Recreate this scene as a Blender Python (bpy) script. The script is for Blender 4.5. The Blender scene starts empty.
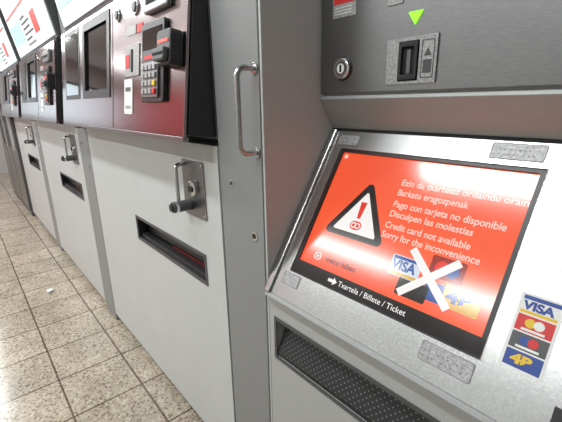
import bpy, bmesh, math
from mathutils import Vector as V, Matrix
sc=bpy.context.scene
try: sc.view_settings.view_transform='Standard'
except Exception: pass
col=sc.collection

# ------------------------------------------------------------------ materials
def newmat(name):
    m=bpy.data.materials.new(name); m.use_nodes=True
    return m,m.node_tree.nodes,m.node_tree.links,m.node_tree.nodes['Principled BSDF']
def mat(name,c,rough=.5,metal=0,emi=None,es=0,noise=0,bump=0,scale=(60,60,60),coat=0,spec=.5):
    m,N,L,b=newmat(name)
    b.inputs['Base Color'].default_value=(*c,1)
    b.inputs['Roughness'].default_value=rough
    b.inputs['Metallic'].default_value=metal
    b.inputs['Coat Weight'].default_value=coat
    b.inputs['Specular IOR Level'].default_value=spec
    if emi:
        b.inputs['Emission Color'].default_value=(*emi,1)
        b.inputs['Emission Strength'].default_value=es
    tc=N.new('ShaderNodeTexCoord'); mp=N.new('ShaderNodeMapping'); mp.inputs['Scale'].default_value=scale
    nz=N.new('ShaderNodeTexNoise'); nz.inputs['Scale'].default_value=1; nz.inputs['Detail'].default_value=4
    L.new(tc.outputs['Object'],mp.inputs[0]); L.new(mp.outputs[0],nz.inputs['Vector'])
    if noise:
        r=N.new('ShaderNodeValToRGB')
        a=[max(0,x*(1-noise)) for x in c]; d=[min(1,x*(1+noise)) for x in c]
        r.color_ramp.elements[0].position=.3; r.color_ramp.elements[1].position=.7
        r.color_ramp.elements[0].color=(*a,1); r.color_ramp.elements[1].color=(*d,1)
        L.new(nz.outputs['Fac'],r.inputs[0]); L.new(r.outputs[0],b.inputs['Base Color'])
    if bump:
        bp=N.new('ShaderNodeBump'); bp.inputs['Strength'].default_value=bump; bp.inputs['Distance'].default_value=.001
        L.new(nz.outputs['Fac'],bp.inputs['Height']); L.new(bp.outputs[0],b.inputs['Normal'])
    return m
M={}
M['white']=mat('paint_light_grey',(.56,.575,.575),.38,noise=.02,scale=(5,5,5),bump=.0)
M['post']=mat('paint_mid_grey',(.25,.255,.255),.45,noise=.08,scale=(250,250,250))
M['bright_side']=mat('brightened_side_grey',(.46,.47,.465),.4,noise=.06,scale=(250,250,250))  # lighter grey that puts light on the recess side into its colour
M['frame']=mat('paint_grey',(.36,.37,.365),.45,noise=.06,scale=(250,250,250))
M['near']=mat('paint_near_grey',(.42,.425,.42),.42,noise=.06,scale=(300,300,300))
M['steel']=mat('brushed_steel',(.27,.27,.275),.34,1,noise=.08,scale=(60,300,300))
M['steel2']=mat('steel_red_reflection',(.32,.26,.262),.20,1,noise=.08,scale=(3,300,300))  # maroon tint puts the red reflection into the steel colour
M['alu']=mat('aluminium_frame',(.50,.505,.50),.27,1,noise=.16,scale=(260,260,260))
M['band']=mat('ledge_grey',(.36,.37,.365),.35,.3,noise=.05,scale=(300,300,300))
M['chrome']=mat('chrome',(.75,.75,.75),.15,1)
M['black']=mat('black_plastic',(.015,.015,.016),.35)
M['rubber']=mat('black_recess',(.006,.006,.006),.8)
M['glass']=mat('dark_glass',(.01,.01,.012),.06,coat=.5)
M['dark']=mat('dark_grey',(.07,.072,.075),.4)
M['cab']=mat('cabinet_grey',(.16,.15,.15),.3,.5)
M['label']=mat('metal_label',(.36,.36,.36),.45,.3,noise=.35,scale=(220,220,220))
M['dots']=mat('braille_metal',(.20,.20,.20),.5,.4)
M['paper']=mat('paper_white',(.8,.8,.78),.7)
M['redl']=mat('red_label',(.62,.03,.03),.5)
M['redd']=mat('dim_red_strip',(.22,.015,.012),.5)
M['blue']=mat('blue_label',(.03,.07,.30),.5)
M['yellow']=mat('yellow_label',(.75,.50,.03),.5)
M['greenled']=mat('green_led',(.1,.8,.02),.4,emi=(.3,1,.02),es=1.3)
M['redled']=mat('red_led',(.8,.05,.02),.4,emi=(1,.05,.02),es=1.0)
def screen(n,c,s=1.0): return mat(n,(c[0]*.12,c[1]*.12,c[2]*.12),.14,emi=c,es=s,spec=1.0)
M['s_white']=screen('screen_white',(.95,.92,.90),.84)
M['s_text']=screen('screen_text',(.98,.66,.58),.9)
M['s_dim']=screen('screen_dim_text',(.10,.01,.01),.8)
M['s_black']=screen('screen_black',(.012,.009,.01),.8)
M['s_red']=screen('screen_red',(.85,.03,.015),.8)
M['s_blue']=screen('screen_blue',(.015,.08,.35),.8)
M['s_yel']=screen('screen_yellow',(.75,.42,.05),.8)
M['s_card']=screen('screen_card',(.70,.78,.85),.8)
M['s_drk']=screen('screen_dark_red',(.35,.02,.015),.8)
m,N,L,b=newmat('screen_orange'); M['s_orange']=m
b.inputs['Base Color'].default_value=(.08,.012,.008,1); b.inputs['Roughness'].default_value=.14; b.inputs['Specular IOR Level'].default_value=1.0
tc=N.new('ShaderNodeTexCoord'); gr=N.new('ShaderNodeTexNoise'); gr.inputs['Scale'].default_value=3.0
r=N.new('ShaderNodeValToRGB'); r.color_ramp.elements[0].position=.3; r.color_ramp.elements[1].position=.75
r.color_ramp.elements[0].color=(.84,.085,.026,1); r.color_ramp.elements[1].color=(1,.135,.042,1)
L.new(tc.outputs['Object'],gr.inputs['Vector']); L.new(gr.outputs['Fac'],r.inputs[0]); L.new(r.outputs[0],b.inputs['Emission Color'])
b.inputs['Emission Strength'].default_value=.97
def perf(name):
    m,N,L,b=newmat(name)
    tc=N.new('ShaderNodeTexCoord'); mp=N.new('ShaderNodeMapping'); mp.inputs['Scale'].default_value=(85,0,85); mp.inputs['Rotation'].default_value=(0,math.radians(45),0)
    v=N.new('ShaderNodeTexVoronoi'); v.inputs['Randomness'].default_value=0; v.inputs['Scale'].default_value=1
    L.new(tc.outputs['Object'],mp.inputs[0]); L.new(mp.outputs[0],v.inputs['Vector'])
    r=N.new('ShaderNodeValToRGB'); r.color_ramp.interpolation='CONSTANT'
    r.color_ramp.elements[0].color=(.20,.20,.20,1); r.color_ramp.elements[1].position=.15; r.color_ramp.elements[1].color=(.022,.022,.024,1)
    L.new(v.outputs['Distance'],r.inputs[0]); L.new(r.outputs[0],b.inputs['Base Color']); b.inputs['Roughness'].default_value=.35
    return m
M['perf']=perf('perforated_plate')
m,N,L,b=newmat('terrazzo_tiles'); M['floor']=m
tc=N.new('ShaderNodeTexCoord')
v1=N.new('ShaderNodeTexVoronoi'); v1.inputs['Scale'].default_value=105
v2=N.new('ShaderNodeTexNoise'); v2.inputs['Scale'].default_value=4; v2.inputs['Detail'].default_value=3
L.new(tc.outputs['Object'],v1.inputs['Vector']); L.new(tc.outputs['Object'],v2.inputs['Vector'])
sx=N.new('ShaderNodeSeparateColor'); L.new(v1.outputs['Color'],sx.inputs[0])
r1=N.new('ShaderNodeValToRGB'); cr=r1.color_ramp; cr.interpolation='CONSTANT'
cr.elements[0].color=(.21,.165,.115,1); cr.elements[1].position=.10; cr.elements[1].color=(.37,.305,.225,1)
for p,c in ((.30,(.44,.375,.29,1)),(.55,(.49,.425,.335,1)),(.86,(.58,.525,.43,1)),(.95,(.27,.215,.155,1))):
    e=cr.elements.new(p); e.color=c
L.new(sx.outputs[0],r1.inputs[0])
mx=N.new('ShaderNodeMix'); mx.data_type='RGBA'; mx.blend_type='OVERLAY'; mx.inputs[0].default_value=.35
L.new(r1.outputs[0],mx.inputs[6]); L.new(v2.outputs['Fac'],mx.inputs[7])
br=N.new('ShaderNodeTexBrick'); br.offset=0; br.inputs['Scale'].default_value=1
br.inputs['Brick Width'].default_value=.333; br.inputs['Row Height'].default_value=.333; br.inputs['Mortar Size'].default_value=.0055; br.inputs['Mortar Smooth'].default_value=.2
br.inputs['Color1'].default_value=(1,1,1,1); br.inputs['Color2'].default_value=(.84,.84,.84,1); br.inputs['Mortar'].default_value=(.27,.225,.18,1)
mpb=N.new('ShaderNodeMapping'); mpb.inputs['Location'].default_value=(3.108+.333*2,.1,0)
L.new(tc.outputs['Object'],mpb.inputs[0]); L.new(mpb.outputs[0],br.inputs['Vector'])
m2=N.new('ShaderNodeMix'); m2.data_type='RGBA'; m2.blend_type='MULTIPLY'; m2.inputs[0].default_value=1
L.new(mx.outputs[2],m2.inputs[6]); L.new(br.outputs['Color'],m2.inputs[7]); L.new(m2.outputs[2],b.inputs['Base Color'])
b.inputs['Roughness'].default_value=.18
M['wall']=mat('wall_tile',(.55,.55,.53),.4,noise=.04,scale=(8,8,8))
M['ceil']=mat('ceiling_paint',(.6,.6,.58),.7,noise=.03,scale=(8,8,8))
M['redglow']=mat('added_red_glow',(.4,.02,.02),.4,emi=(1,.03,.03),es=.40)  # glow of the added red panels, meant for the steel reflections
M['tube']=mat('light_diffuser',(.9,.9,.9),.5,emi=(.97,1,1),es=6)
M['coolglow']=mat('added_cool_glow',(.6,.7,.75),.2,emi=(.75,.92,1),es=1.6)  # glow of the added end-wall panel, meant for the glass reflections
M['hdr']=mat('header_light_panel',(.72,.78,.78),.4,emi=(.80,.92,.92),es=.5)
M['hdrteal']=mat('header_pale_teal',(.4,.6,.6),.4,emi=(.42,.66,.66),es=.4)
M['hdrred']=mat('header_red',(.6,.06,.05),.4,emi=(.7,.06,.05),es=.3)

# ------------------------------------------------------------------ geometry helpers
class Fr:
    def __init__(s,o,es):
        s.o=V(o); s.ex=V((1,0,0)); s.es=V(es).normalized(); s.en=s.ex.cross(s.es)
    def p(s,u,t,n=0): return s.o+s.ex*u+s.es*t+s.en*n
    def m(s,u,t,n=0):
        c=s.p(u,t,n)
        return Matrix(((s.ex.x,s.es.x,s.en.x,c.x),(s.ex.y,s.es.y,s.en.y,c.y),(s.ex.z,s.es.z,s.en.z,c.z),(0,0,0,1)))
F=Fr((0,0,0),(0,0,1)); S=Fr((0,0,.931),(0,.27,.426)); R=Fr((0,.21,0),(0,0,1)); B=Fr((0,-.096,1.36),(0,.06,.45))
ROOT=None
def root(name,loc):
    global ROOT
    e=bpy.data.objects.new(name,None); e.location=loc; e.empty_display_size=.1; col.objects.link(e); ROOT=e
    bpy.context.view_layer.update()
    return e
def link(name,me,mt,bev=0,smooth=False):
    o=bpy.data.objects.new(name,me); col.objects.link(o)
    if mt: me.materials.append(mt if not isinstance(mt,str) else M[mt])
    if ROOT:
        o.parent=ROOT; o.matrix_parent_inverse=Matrix.Translation(-ROOT.location)
    if bev:
        b=o.modifiers.new('bevel','BEVEL'); b.width=bev; b.segments=2; b.limit_method='ANGLE'; b.angle_limit=.6
    if smooth:
        for f in me.polygons: f.use_smooth=True
    return o
def mesh(name,vs,fs,mt,bev=0,smooth=False):
    me=bpy.data.meshes.new(name); me.from_pydata([tuple(v) for v in vs],[],fs)
    bm=bmesh.new(); bm.from_mesh(me); bmesh.ops.recalc_face_normals(bm,faces=bm.faces); bm.to_mesh(me); bm.free()
    return link(name,me,mt,bev,smooth)
def box(name,fr,u0,u1,s0,s1,n0,n1,mt,bev=0):
    vs=[fr.p(u,s,n) for u in (u0,u1) for s in (s0,s1) for n in (n0,n1)]
    fs=[(0,1,3,2),(4,6,7,5),(0,4,5,1),(2,3,7,6),(0,2,6,4),(1,5,7,3)]
    return mesh(name,vs,fs,mt,bev)
def poly(name,fr,pts,n0,n1,mt,bev=0):
    k=len(pts)
    vs=[fr.p(a,b,n0) for a,b in pts]+[fr.p(a,b,n1) for a,b in pts]
    fs=[tuple(range(k)),tuple(range(k,2*k))]+[(i,(i+1)%k,(i+1)%k+k,i+k) for i in range(k)]
    return mesh(name,vs,fs,mt,bev)
def rr(u0,u1,s0,s1,r,k=6):
    out=[]
    for cx,cy,a0 in ((u1-r,s1-r,0),(u0+r,s1-r,90),(u0+r,s0+r,180),(u1-r,s0+r,270)):
        for i in range(k+1):
            a=math.radians(a0+90*i/k); out.append((cx+r*math.cos(a),cy+r*math.sin(a)))
    return out
def circ(u,s,r,k=32): return [(u+r*math.cos(6.28318*i/k),s+r*math.sin(6.28318*i/k)) for i in range(k)]
def cyl(name,fr,u,s,n0,n1,r,mt,bev=0): return poly(name,fr,circ(u,s,r),n0,n1,mt,bev)
def ring(name,fr,outer,inner,n0,n1,mt,bev=0):
    k=len(outer)
    vs=[fr.p(a,b,n1) for a,b in outer]+[fr.p(a,b,n1) for a,b in inner]+[fr.p(a,b,n0) for a,b in outer]+[fr.p(a,b,n0) for a,b in inner]
    fs=[]
    for i in range(k):
        j=(i+1)%k
        fs+=[(i,j,j+k,i+k),(i+2*k,j+2*k,j+3*k,i+3*k),(i,j,j+2*k,i+2*k),(i+k,j+k,j+3*k,i+3*k)]
    return mesh(name,vs,fs,mt,bev)
def rect(u0,u1,s0,s1): return [(u0,s0),(u1,s0),(u1,s1),(u0,s1)]
def prism(name,prof,x0,x1,mt,bev=0):
    k=len(prof)
    vs=[(x0,y,z) for y,z in prof]+[(x1,y,z) for y,z in prof]
    fs=[tuple(range(k)),tuple(range(k,2*k))]+[(i,(i+1)%k,(i+1)%k+k,i+k) for i in range(k)]
    return mesh(name,vs,fs,mt,bev)
def tube(name,pts,r,mt,cyc=False):
    cu=bpy.data.curves.new(name,'CURVE'); cu.dimensions='3D'; cu.bevel_depth=r; cu.bevel_resolution=6; cu.use_fill_caps=True
    sp=cu.splines.new('POLY'); sp.points.add(len(pts)-1); sp.use_cyclic_u=cyc; sp.use_smooth=True
    for i,p in enumerate(pts): sp.points[i].co=(*p,1)
    return link(name,cu,mt)
def dhandle(name,fr,u,s0,s1,n,r,mt,rad=.02):
    pts=[fr.p(u,s1,0)]
    for i in range(7):
        a=math.radians(90*i/6); pts.append(fr.p(u,s1-rad+rad*math.cos(a),n-rad+rad*math.sin(a)))
    for i in range(7):
        a=math.radians(90*i/6); pts.append(fr.p(u,s0+rad-rad*math.sin(a),n-rad+rad*math.cos(a)))
    pts.append(fr.p(u,s0,0))
    return tube(name,pts,r,mt)
def text(name,fr,u,s,n,txt,mt,width=None,size=.017,bold=0,align='LEFT'):
    cu=bpy.data.curves.new(name,'FONT'); cu.body=txt; cu.size=size; cu.offset=bold; cu.align_x=align; cu.align_y='CENTER'
    o=link(name,cu,mt)
    bpy.context.view_layer.update()
    k=1
    if width:
        w=o.dimensions.x
        if w>0: k=width/w
    o.matrix_basis=fr.m(u,s,n)@Matrix.Diagonal((k,1,1,1))
    return o

# ------------------------------------------------------------------ room
XL,XR,YB,YF,H=-10.5,2.6,.66,-3.2,2.95
mesh('floor',[(XL,YF,0),(XR,YF,0),(XR,YB,0),(XL,YB,0),(XL,YF,-.05),(XR,YF,-.05),(XR,YB,-.05),(XL,YB,-.05)],[(0,1,2,3),(4,5,6,7),(0,1,5,4),(1,2,6,5),(2,3,7,6),(3,0,4,7)],'floor')
mesh('ceiling',[(XL,YF,H),(XR,YF,H),(XR,YB,H),(XL,YB,H),(XL,YF,H+.05),(XR,YF,H+.05),(XR,YB,H+.05),(XL,YB,H+.05)],[(0,1,2,3),(4,5,6,7),(0,1,5,4),(1,2,6,5),(2,3,7,6),(3,0,4,7)],'ceil')
def wallbox(n,x0,x1,y0,y1,mt='wall'):
    return mesh(n,[(x,y,z) for x in (x0,x1) for y in (y0,y1) for z in (0,H)],[(0,1,3,2),(4,6,7,5),(0,4,5,1),(2,3,7,6),(0,2,6,4),(1,5,7,3)],mt)
wallbox('wall_back',XL,XR,YB,YB+.1); wallbox('wall_front',XL,XR,YF-.1,YF)
wallbox('wall_left',XL-.1,XL,YF-.1,YB+.1); wallbox('wall_right',XR,XR+.1,YF-.1,YB+.1)
root('added_glow_panel',(XL+.03,-1.9,1.9))  # unseen bright panel, added so the dark screens reflect something pale
def xbox(name,y0,y1,z0,z1,xa,xb,mt): return mesh(name,[(x,y,z) for x in (xa,xb) for y in (y0,y1) for z in (z0,z1)],[(0,1,3,2),(4,6,7,5),(0,4,5,1),(2,3,7,6),(0,2,6,4),(1,5,7,3)],mt)
xbox('glow_sheet',-2.9,-.9,1.5,2.4,XL+.004,XL+.02,'coolglow')
for y in (-2.9,-2.25,-1.6,-.95): xbox('glow_panel_bar',y,y+.06,1.45,2.45,XL+.004,XL+.05,'dark')
for z in (1.45,2.4): xbox('glow_panel_rail',-2.9,-.89,z,z+.06,XL+.004,XL+.05,'dark')
OP=Fr((0,YF,0),(0,0,1)); OP.en=V((0,1,0))
for i in range(3):  # unseen red panels, added for the red reflection in the consoles
    x0=-10.2+i*2.0
    root('added_red_panel',(x0+.9,YF+.06,1.8))
    box('frame',OP,x0,x0+1.85,1.15,2.65,.002,.06,'dark',.005)
    box('red_glow_face',OP,x0+.06,x0+1.79,1.21,2.59,.06,.066,'redglow')
    box('red_panel_base',OP,x0+.06,x0+1.79,1.21,1.50,.066,.070,'dark')
ROOT=None
for i,x in enumerate((-.8,-2.7,-4.6,-6.5,-8.4)):
    for y in (-.95,-2.3):
        root('ceiling_light',(x,y,H-.04))
        C=Fr((0,y,H),(0,1,0)); C.en=V((0,0,-1))
        box('housing',C,x-.72,x+.72,-.09,.09,.002,.06,'white',.004)
        box('diffuser',C,x-.70,x+.70,-.07,.07,.06,.066,'tube')
        la=bpy.data.lights.new('lamp','AREA'); la.shape='RECTANGLE'; la.size=1.4; la.size_y=.16; la.energy=23 if y>-2 else 20; la.color=(.95,.99,1)
        lo=bpy.data.objects.new('lamp',la); lo.location=(x,y,H-.075); col.objects.link(lo); lo.parent=ROOT; lo.matrix_parent_inverse=Matrix.Translation(-ROOT.location)
ROOT=None

# ------------------------------------------------------------------ ticket machines in the row
HD=Fr((0,-.02,1.845),(0,-.10,.55))
def machine(dx):
    xr=-1.0+dx; xl=-2.5+dx
    root('ticket_machine',(dx-1.75,.3,0))
    f=lambda x:x+dx
    box('carcass',F,xl,xr,.07,1.34,-.60,-.085,'dark')
    box('plinth',F,xl+.03,xr-.03,0,.07,-.58,-.03,'black')
    box('upper_carcass',F,xl,xr,1.345,2.42,-.60,-.001,'dark')
    box('side_post',F,xr+.004,xr+.218,0,2.42,-.60,0,'post',.003)
    ring('door',F,rect(xl+.006,xr-.006,.06,1.322),rect(f(-1.81),f(-1.137),.81,.915),-.084,0,'white',.002)
    box('tray_back',F,f(-1.83),f(-1.12),.79,.93,-.0845,-.075,'rubber')
    ring('tray_liner',F,rect(f(-1.809),f(-1.138),.811,.914),rect(f(-1.806),f(-1.141),.814,.911),-.08,-.002,'black')
    poly('tray_lip',F,rr(f(-1.80),f(-1.15),.815,.832,.008),-.07,-.012,'black')
    box('tray_flap',F,f(-1.79),f(-1.155),.838,.905,-.05,-.045,'black')
    box('tray_red_strip',F,f(-1.50),f(-1.16),.834,.841,-.045,-.038,'redd')
    ring('tray_frame',F,rect(f(-1.82),f(-1.127),.80,.925),rect(f(-1.808),f(-1.139),.812,.913),0,.003,'dark')
    poly('lock_plate',F,rr(f(-1.25),f(-1.095),1.06,1.262,.008),0,.004,'steel')
    cyl('lock_boss',F,f(-1.165),1.165,.004,.018,.028,'chrome',.002)
    cyl('lock_core',F,f(-1.165),1.165,.018,.022,.012,'black')
    dhandle('lock_handle',F,f(-1.225),1.10,1.245,.04,.007,'chrome',.015)
    cyl('lock_knob',F,f(-1.205),1.10,.004,.075,.020,'dark',.003)
    cyl('lock_knob_collar',F,f(-1.205),1.10,.055,.066,.021,'chrome',.002)
    cyl('lock_knob_cap',F,f(-1.205),1.10,.075,.082,.014,'black',.002)
    for a,b in ((-1.238,1.075),(-1.107,1.075),(-1.238,1.25),(-1.107,1.25)): cyl('screw',F,f(a),b,.004,.006,.004,'chrome')
    for a,b,r in ((-.931,1.219,.010),(-.825,1.078,.014)):
        cyl('keyhole_ring',F,f(a),b,0,.003,r,'chrome',.001); cyl('keyhole',F,f(a),b,.003,.004,r*.6,'black')
    dhandle('post_handle',F,f(-.797),1.322,1.532,.056,.0075,'alu',.022)
    for b in (1.322,1.532): cyl('handle_foot',F,f(-.797),b,0,.005,.014,'alu',.001)
    prism('console_body',[(0,1.348),(-.092,1.36),(-.03,1.835),(0,1.835)],xl-.02,xr-.003,'black',.004)
    ring('console_face',B,rect(xl-.03,xr-.006,-.004,.474),rect(f(-2.06),f(-1.68),.135,.44),.0,.010,'steel2',.002)
    box('console_lip',B,xl-.03,xr-.006,-.018,-.004,-.008,.012,'steel',.002)
    box('screen_glass',B,f(-2.07),f(-1.67),.125,.45,-.003,.003,'glass')
    ring('screen_bezel',B,rect(f(-2.075),f(-1.665),.12,.455),rect(f(-2.04),f(-1.70),.155,.42),.0102,.013,'black')
    box('side_screen_bezel',B,f(-2.44),f(-2.14),.12,.46,.009,.0115,'black',.002)
    box('side_screen',B,f(-2.42),f(-2.16),.14,.44,.010,.013,'glass',.002)
    box('seam',B,f(-1.632),f(-1.628),0,.472,.010,.0108,'rubber')
    for a,b,r in ((-1.565,.412,.024),(-1.385,.409,.026)):
        cyl('button_ring',B,f(a),b,.01,.016,r,'chrome',.002); cyl('button_cap',B,f(a),b,.016,.020,r*.68,'dark',.002)
    box('banknote_slot',B,f(-1.27),f(-1.10),.36,.43,.010,.028,'steel',.006)
    box('banknote_mouth',B,f(-1.25),f(-1.12),.385,.40,.028,.030,'rubber')
    box('coin_plate',B,f(-1.48),f(-1.345),.185,.29,.010,.014,'label',.002)
    box('coin_slot',B,f(-1.415),f(-1.40),.20,.275,.014,.016,'rubber')
    box('coin_sign',B,f(-1.47),f(-1.43),.215,.26,.014,.016,'redl')
    box('red_sign',B,f(-1.37),f(-1.32),.325,.352,.010,.012,'redl')
    box('white_sign',B,f(-1.47),f(-1.38),.325,.355,.010,.012,'label')
    poly('receipt_tag',B,rect(f(-1.49),f(-1.41),.055,.178),.010,.013,'paper')
    box('receipt_print',B,f(-1.475),f(-1.425),.135,.15,.013,.014,'dark')
    box('receipt_print_lower',B,f(-1.475),f(-1.425),.075,.085,.013,.014,'label')
    poly('pin_panel',B,rr(f(-1.30),f(-1.125),.095,.335,.012),.010,.022,'black',.002)
    box('pin_display',B,f(-1.285),f(-1.14),.255,.315,.022,.024,'glass')
    box('pin_display_sign',B,f(-1.27),f(-1.20),.225,.238,.022,.024,'redl')
    box('keypad_plate',B,f(-1.285),f(-1.155),.108,.215,.022,.028,'steel',.002)
    for i in range(4):
        for j in range(4):
            u=f(-1.272+.029*i); s=.118+.024*j
            box('key',B,u,u+.020,s,s+.016,.028,.034,'label' if i<3 else ('yellow' if j==1 else 'redl' if j==0 else 'label'),.002)
    poly('card_reader',B,rr(f(-1.115),f(-1.02),.19,.285,.015),.010,.050,'black',.006)
    poly('card_reader_mouth',B,rr(f(-1.105),f(-1.03),.20,.235,.008),.050,.066,'dark',.004)
    box('card_slot',B,f(-1.10),f(-1.035),.215,.221,.066,.068,'rubber')
    box('card_led',B,f(-1.10),f(-1.035),.25,.258,.050,.052,'redled')
    prism('header_box',[(0,1.845),(-.02,1.845),(-.12,2.395),(0,2.395)],xl-.02,xr-.003,'dark',.004)
    box('header_face',HD,xl+.01,xr-.03,.02,.54,0,.006,'hdr')
    box('header_picture',HD,xl+.05,xl+.55,.10,.24,.006,.009,'hdrteal')
    for k in range(6): box('header_print',HD,xl+.62,xl+.62+(.30,.22,.34,.26,.3,.18)[k],.05+.035*k,.062+.035*k,.006,.009,'dark' if k%2 else 'cab')
    box('header_red_mark',HD,xr-.50,xr-.34,.09,.22,.006,.009,'hdrred')
    box('header_red_line',HD,xl+.05,xr-.06,.30,.315,.006,.009,'hdrred')
for k in range(3): machine(-1.722*k)

# far cabinet (end of row)
root('steel_cabinet',(-7.0,.3,0))
box('body',F,-7.9,-5.95,0,2.6,-.6,.02,'dark',.01)
for a in (-7.85,-7.2,-6.55): box('door_leaf',F,a,a+.60,.1,2.5,.02,.035,'cab',.006)
for a in (-7.3,-6.65,-6.02): box('pull_bar',F,a,a+.03,.9,1.5,.035,.07,'chrome',.006)
box('window',F,-6.5,-6.05,1.25,2.2,.035,.04,'glass',.004)
box('window',F,-7.15,-6.7,1.25,2.2,.035,.04,'glass',.004)

# ------------------------------------------------------------------ near machine
root('ticket_machine',(-.3,.3,0))
x0,x1=-.768,.30
box('brightened_side_sheet',F,-.7765,-.7685,0,2.42,-.60,0,'bright_side',.001)  # added thin sheet, painted brighter where the post side renders too dark
prism('housing',[(.085,.02),(.085,.80),(.085,.90),(.02,.92),(.285,1.345),(.26,1.38),(.215,1.464),(.215,2.42),(.60,2.42),(.60,.02)],x0,x1,'near')
prism('ledge',[(.262,1.372),(.205,1.455),(.21,1.463),(.30,1.463),(.30,1.372)],x0+.001,x1,'band',.002)
box('lower_gap',F,x0+.002,x1,1.345,1.375,-.30,-.262,'rubber')
ring('front_door',F,rect(x0+.001,x1,.05,.925),rect(-.735,-.225,.722,.846),-.084,0,'near',.002)
box('plinth',F,x0+.02,x1-.02,0,.05,-.5,-.03,'black')
box('tray_back',F,-.75,-.21,.70,.86,-.0845,-.06,'rubber')
mesh('tray_perforated',[(-.733,.001,.740),(-.227,.001,.740),(-.227,.045,.843),(-.733,.045,.843),(-.733,.006,.740),(-.227,.006,.740),(-.227,.05,.843),(-.733,.05,.843)],[(0,1,2,3),(4,5,6,7),(0,1,5,4),(1,2,6,5),(2,3,7,6),(3,0,4,7)],'perf')
ring('tray_trim',F,rect(-.743,-.217,.714,.854),rect(-.733,-.227,.724,.844),0,.003,'dark')
box('tray_glass_lip',F,-.733,-.227,.724,.742,-.05,-.002,'black',.002)
ring('console_frame',S,rect(x0+.003,x1,-.004,.506),rect(-.708,-.203,.076,.452),-.012,.012,'alu',.0035)
box('console_edge',S,x0+.003,x0+.022,-.006,.508,.012,.020,'alu',.003)
box('console_lower_edge',S,x0+.003,x1,-.018,-.004,-.02,.012,'frame',.003)
box('display_body',S,-.715,-.196,.07,.458,-.012,.000,'black')
ring('display_bezel',S,rr(-.709,-.202,.075,.453,.004),rr(-.698,-.212,.113,.444,.004),.0,.0085,'black')
box('display_screen',S,-.70,-.21,.11,.446,.000,.003,'s_orange')
box('display_footer',S,-.706,-.205,.078,.114,.000,.0088,'s_black')
T=.0036
def st(*a,**k): return text('screen_text',S,*a,**k)
lines=[("Ezin da txartelaz ordaindu orain",.382,.272),("Barkatu eragozpenak",.356,.168),("Pago con tarjeta no disponible",.326,.250),("Disculpen las molestias",.301,.195),("Credit card not available",.272,.200),("Sorry for the inconvenience",.248,.226)]
for t,s,w in lines: st(-.487,s,T,t,'s_text',w,.0225,.0003)
def tri(cx,cy,r,rad,k=8):
    pts=[]
    for a in (90,210,330):
        c=(cx+(r-rad)*math.cos(math.radians(a))*1.02,cy+(r-rad)*math.sin(math.radians(a)))
        for i in range(k+1):
            b=math.radians(a-60+120*i/k); pts.append((c[0]+rad*math.cos(b),c[1]+rad*math.sin(b)))
    return pts
poly('warning_triangle',S,tri(-.566,.267,.097,.012),.003,.0034,'s_black')
poly('warning_triangle_inner',S,tri(-.566,.266,.073,.004),.0034,.0038,'s_white')
poly('exclamation_bar',S,[(-.575,.313),(-.557,.313),(-.561,.268),(-.571,.268)],.0038,.0042,'s_red')
poly('exclamation_logo',S,rr(-.583,-.549,.237,.260,.011),.0038,.0042,'s_red')
ring('exclamation_logo_ring',S,circ(-.572,.2485,.008,20),circ(-.572,.2485,.005,20),.0042,.0046,'s_white')
ring('exclamation_logo_ring2',S,circ(-.560,.2485,.008,20),circ(-.560,.2485,.005,20),.0042,.0046,'s_white')
poly('operator_logo',S,rr(-.655,-.630,.131,.152,.009),.003,.0034,'s_text')
ring('operator_logo_ring',S,circ(-.6425,.1415,.008,20),circ(-.6425,.1415,.005,20),.0034,.0038,'s_red')
st(-.613,.142,T,"metro bilbao",'s_dim',.095,.020,.0005)
cyl('corner_logo',S,-.684,.432,.003,.0036,.006,'s_text')
poly('card_visa',S,rr(-.437,-.365,.165,.212,.004),.003,.0034,'s_card')
text('card_word',S,-.433,.189,.0036,"VISA",'s_blue',.060,.030,.0012)
poly('card_visa_stripe',S,rect(-.434,-.368,.203,.210),.0034,.0037,'s_blue')
poly('card_visa_base',S,rect(-.434,-.368,.167,.174),.0034,.0037,'s_yel')
poly('card_maestro',S,rr(-.350,-.278,.190,.236,.004),.003,.0034,'s_drk')
poly('card_circle',S,circ(-.325,.213,.015,24),.0034,.0037,'s_red')
poly('card_circle2',S,circ(-.303,.213,.015,24),.0034,.0038,'s_blue')
poly('card_dark',S,rr(-.405,-.335,.128,.166,.004),.003,.0034,'s_black')
poly('card_blue',S,rr(-.305,-.232,.140,.186,.004),.003,.0034,'s_yel')
text('card_word2',S,-.298,.163,.0036,"4B",'s_blue',.055,.034,.0015)
poly('card_blue_strip',S,rect(-.345,-.300,.140,.180),.003,.0033,'s_blue')
def stroke(a,b,w,n):
    a=V(a);b=V(b);d=(b-a).normalized();q=V((-d.y,d.x))*w
    poly('cross_stroke',S,[tuple(a+q),tuple(a-q),tuple(b-q),tuple(b+q)],.0040,n,'s_white')
stroke((-.398,.234),(-.288,.136),.0085,.0046); stroke((-.292,.234),(-.396,.132),.0085,.0049)
text('footer_text',S,-.545,.096,.0093,"Txartela / Billete / Ticket",'s_white',.185,.0185,.0001)
poly('footer_arrow',S,[(-.578,.092),(-.562,.092),(-.562,.086),(-.550,.096),(-.562,.106),(-.562,.100),(-.578,.100)],.0088,.0093,'s_white')
for i,(a,b,c,d) in enumerate(((-.728,-.655,.462,.494),(-.312,-.212,.464,.500),(-.722,-.66,.036,.070),(-.305,-.205,.028,.066))):
    poly('braille_label',S,rr(a,b,c,d,.004),.012,.0135,'label')
    ring('braille_label_edge',S,rr(a,b,c,d,.004),rr(a+.0015,b-.0015,c+.0015,d-.0015,.003),.0135,.0139,'dots')
    nb=int((b-a-.012)/.009)
    for k in range(nb):
        for j in range(2):
            if (k*7+j*3+i)%4: cyl('braille_dot',S,a+.009+.009*k,c+.010+.011*j,.0135,.0146,.0016,'dots')
SN=.012
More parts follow.
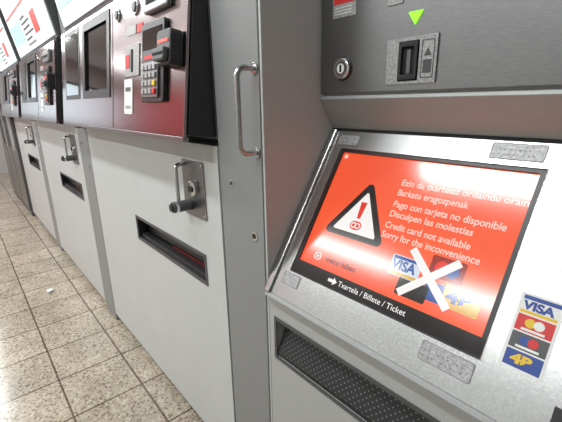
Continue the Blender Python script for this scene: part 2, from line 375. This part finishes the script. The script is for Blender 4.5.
poly('card_sticker',S,rr(-.175,-.110,.086,.218,.003),SN,.0128,'paper')
box('sticker_visa_top',S,-.170,-.115,.207,.214,.0128,.0133,'blue')
text('sticker_word',S,-.167,.1965,.0133,"VISA",'blue',.048,.020,.0010)
box('sticker_visa_base',S,-.170,-.115,.183,.188,.0128,.0133,'yellow')
box('sticker_red',S,-.170,-.115,.152,.180,.0128,.0133,'redl')
poly('sticker_circle',S,circ(-.149,.168,.008,24),.0133,.0137,'yellow'); poly('sticker_circle2',S,circ(-.136,.168,.008,24),.0133,.0139,'paper')
box('sticker_red_word',S,-.160,-.125,.154,.158,.0133,.0136,'paper')
box('sticker_black',S,-.170,-.115,.121,.149,.0128,.0133,'dark')
poly('sticker_circle3',S,circ(-.149,.137,.008,24),.0133,.0137,'blue'); poly('sticker_circle4',S,circ(-.136,.137,.008,24),.0133,.0139,'redl')
box('sticker_black_word',S,-.160,-.125,.1235,.1275,.0133,.0136,'paper')
box('sticker_blue',S,-.170,-.115,.090,.118,.0128,.0133,'blue')
text('sticker_word2',S,-.160,.104,.0136,"4B",'yellow',.034,.022,.0012)
box('side_slot',S,-.085,.10,.01,.062,.012,.0145,'black',.002)
box('steel_plate',R,x0+.004,x1,1.468,2.40,0,.006,'steel',.003)
cyl('lock_ring',R,-.683,1.530,.006,.010,.030,'black',.002)
cyl('lock_chrome',R,-.683,1.530,.010,.018,.0265,'chrome',.004)
ring('lock_groove',R,circ(-.683,1.530,.0165),circ(-.683,1.530,.0145),.018,.0183,'black')
cyl('lock_face',R,-.683,1.530,.018,.0185,.012,'paper')
box('lock_slit',R,-.686,-.680,1.521,1.539,.0185,.019,'rubber')
box('instruction_label',R,-.722,-.647,1.652,1.72,.006,.008,'label',.001)
box('instruction_label_red',R,-.718,-.651,1.684,1.700,.008,.009,'redl')
for k in range(3): box('instruction_line',R,-.715,-.66,1.660+.007*k,1.662+.007*k,.008,.009,'paper')
box('led_surround',R,-.556,-.517,1.653,1.70,.006,.009,'label',.001)
poly('led_arrow',R,[(-.501,1.632),(-.467,1.632),(-.484,1.606)],.006,.009,'greenled')
ring('slot_frame',R,rect(-.550,-.426,1.484,1.582),rect(-.518,-.468,1.490,1.574),.006,.011,'label',.0015)
box('slot_opening',R,-.520,-.466,1.488,1.576,.006,.0075,'rubber')
ring('slot_throat',R,rr(-.516,-.470,1.493,1.572,.004),rr(-.509,-.478,1.503,1.562,.003),.0075,.014,'black',.001)
box('slot_guide',R,-.497,-.488,1.506,1.556,.0075,.010,'cab')
ring('slot_pictogram',R,rect(-.461,-.432,1.495,1.572),rect(-.4595,-.4335,1.4965,1.5705),.011,.012,'dark')
poly('slot_pictogram_arrow',R,[(-.455,1.540),(-.438,1.540),(-.4465,1.556)],.011,.012,'dark')
box('slot_pictogram_card',R,-.456,-.437,1.505,1.532,.011,.012,'dark')
box('right_post',F,x1+.004,x1+.222,0,2.42,-.60,0,'post',.003)

# paper scrap on the floor
ROOT=None
import random; random.seed(3)
bm=bmesh.new(); bmesh.ops.create_icosphere(bm,subdivisions=2,radius=.025)
for v in bm.verts: v.co*=.7+.5*random.random(); v.co.z=v.co.z*.6
zm=min(v.co.z for v in bm.verts)
for v in bm.verts: v.co.z-=zm
me=bpy.data.meshes.new('crumpled_paper'); bm.to_mesh(me); bm.free()
o=link('crumpled_paper',me,'paper'); o.location=(-3.30,-.27,0)

# ------------------------------------------------------------------ world + camera
w=bpy.data.worlds.new('world'); sc.world=w; w.use_nodes=True
w.node_tree.nodes['Background'].inputs[0].default_value=(.5,.5,.5,1); w.node_tree.nodes['Background'].inputs[1].default_value=.3
cd=bpy.data.cameras.new('camera'); cam=bpy.data.objects.new('camera',cd); col.objects.link(cam); sc.camera=cam
cd.sensor_width=36; cd.lens=23.9; cd.clip_start=.02
r_=V((.651,.7586,-.0173)); u_=V((-.202,.1956,.9595)); b_=V((.7315,-.6211,.281))
cam.matrix_world=Matrix(((r_.x,u_.x,b_.x,0),(r_.y,u_.y,b_.y,-.6),(r_.z,u_.z,b_.z,1.45),(0,0,0,1)))
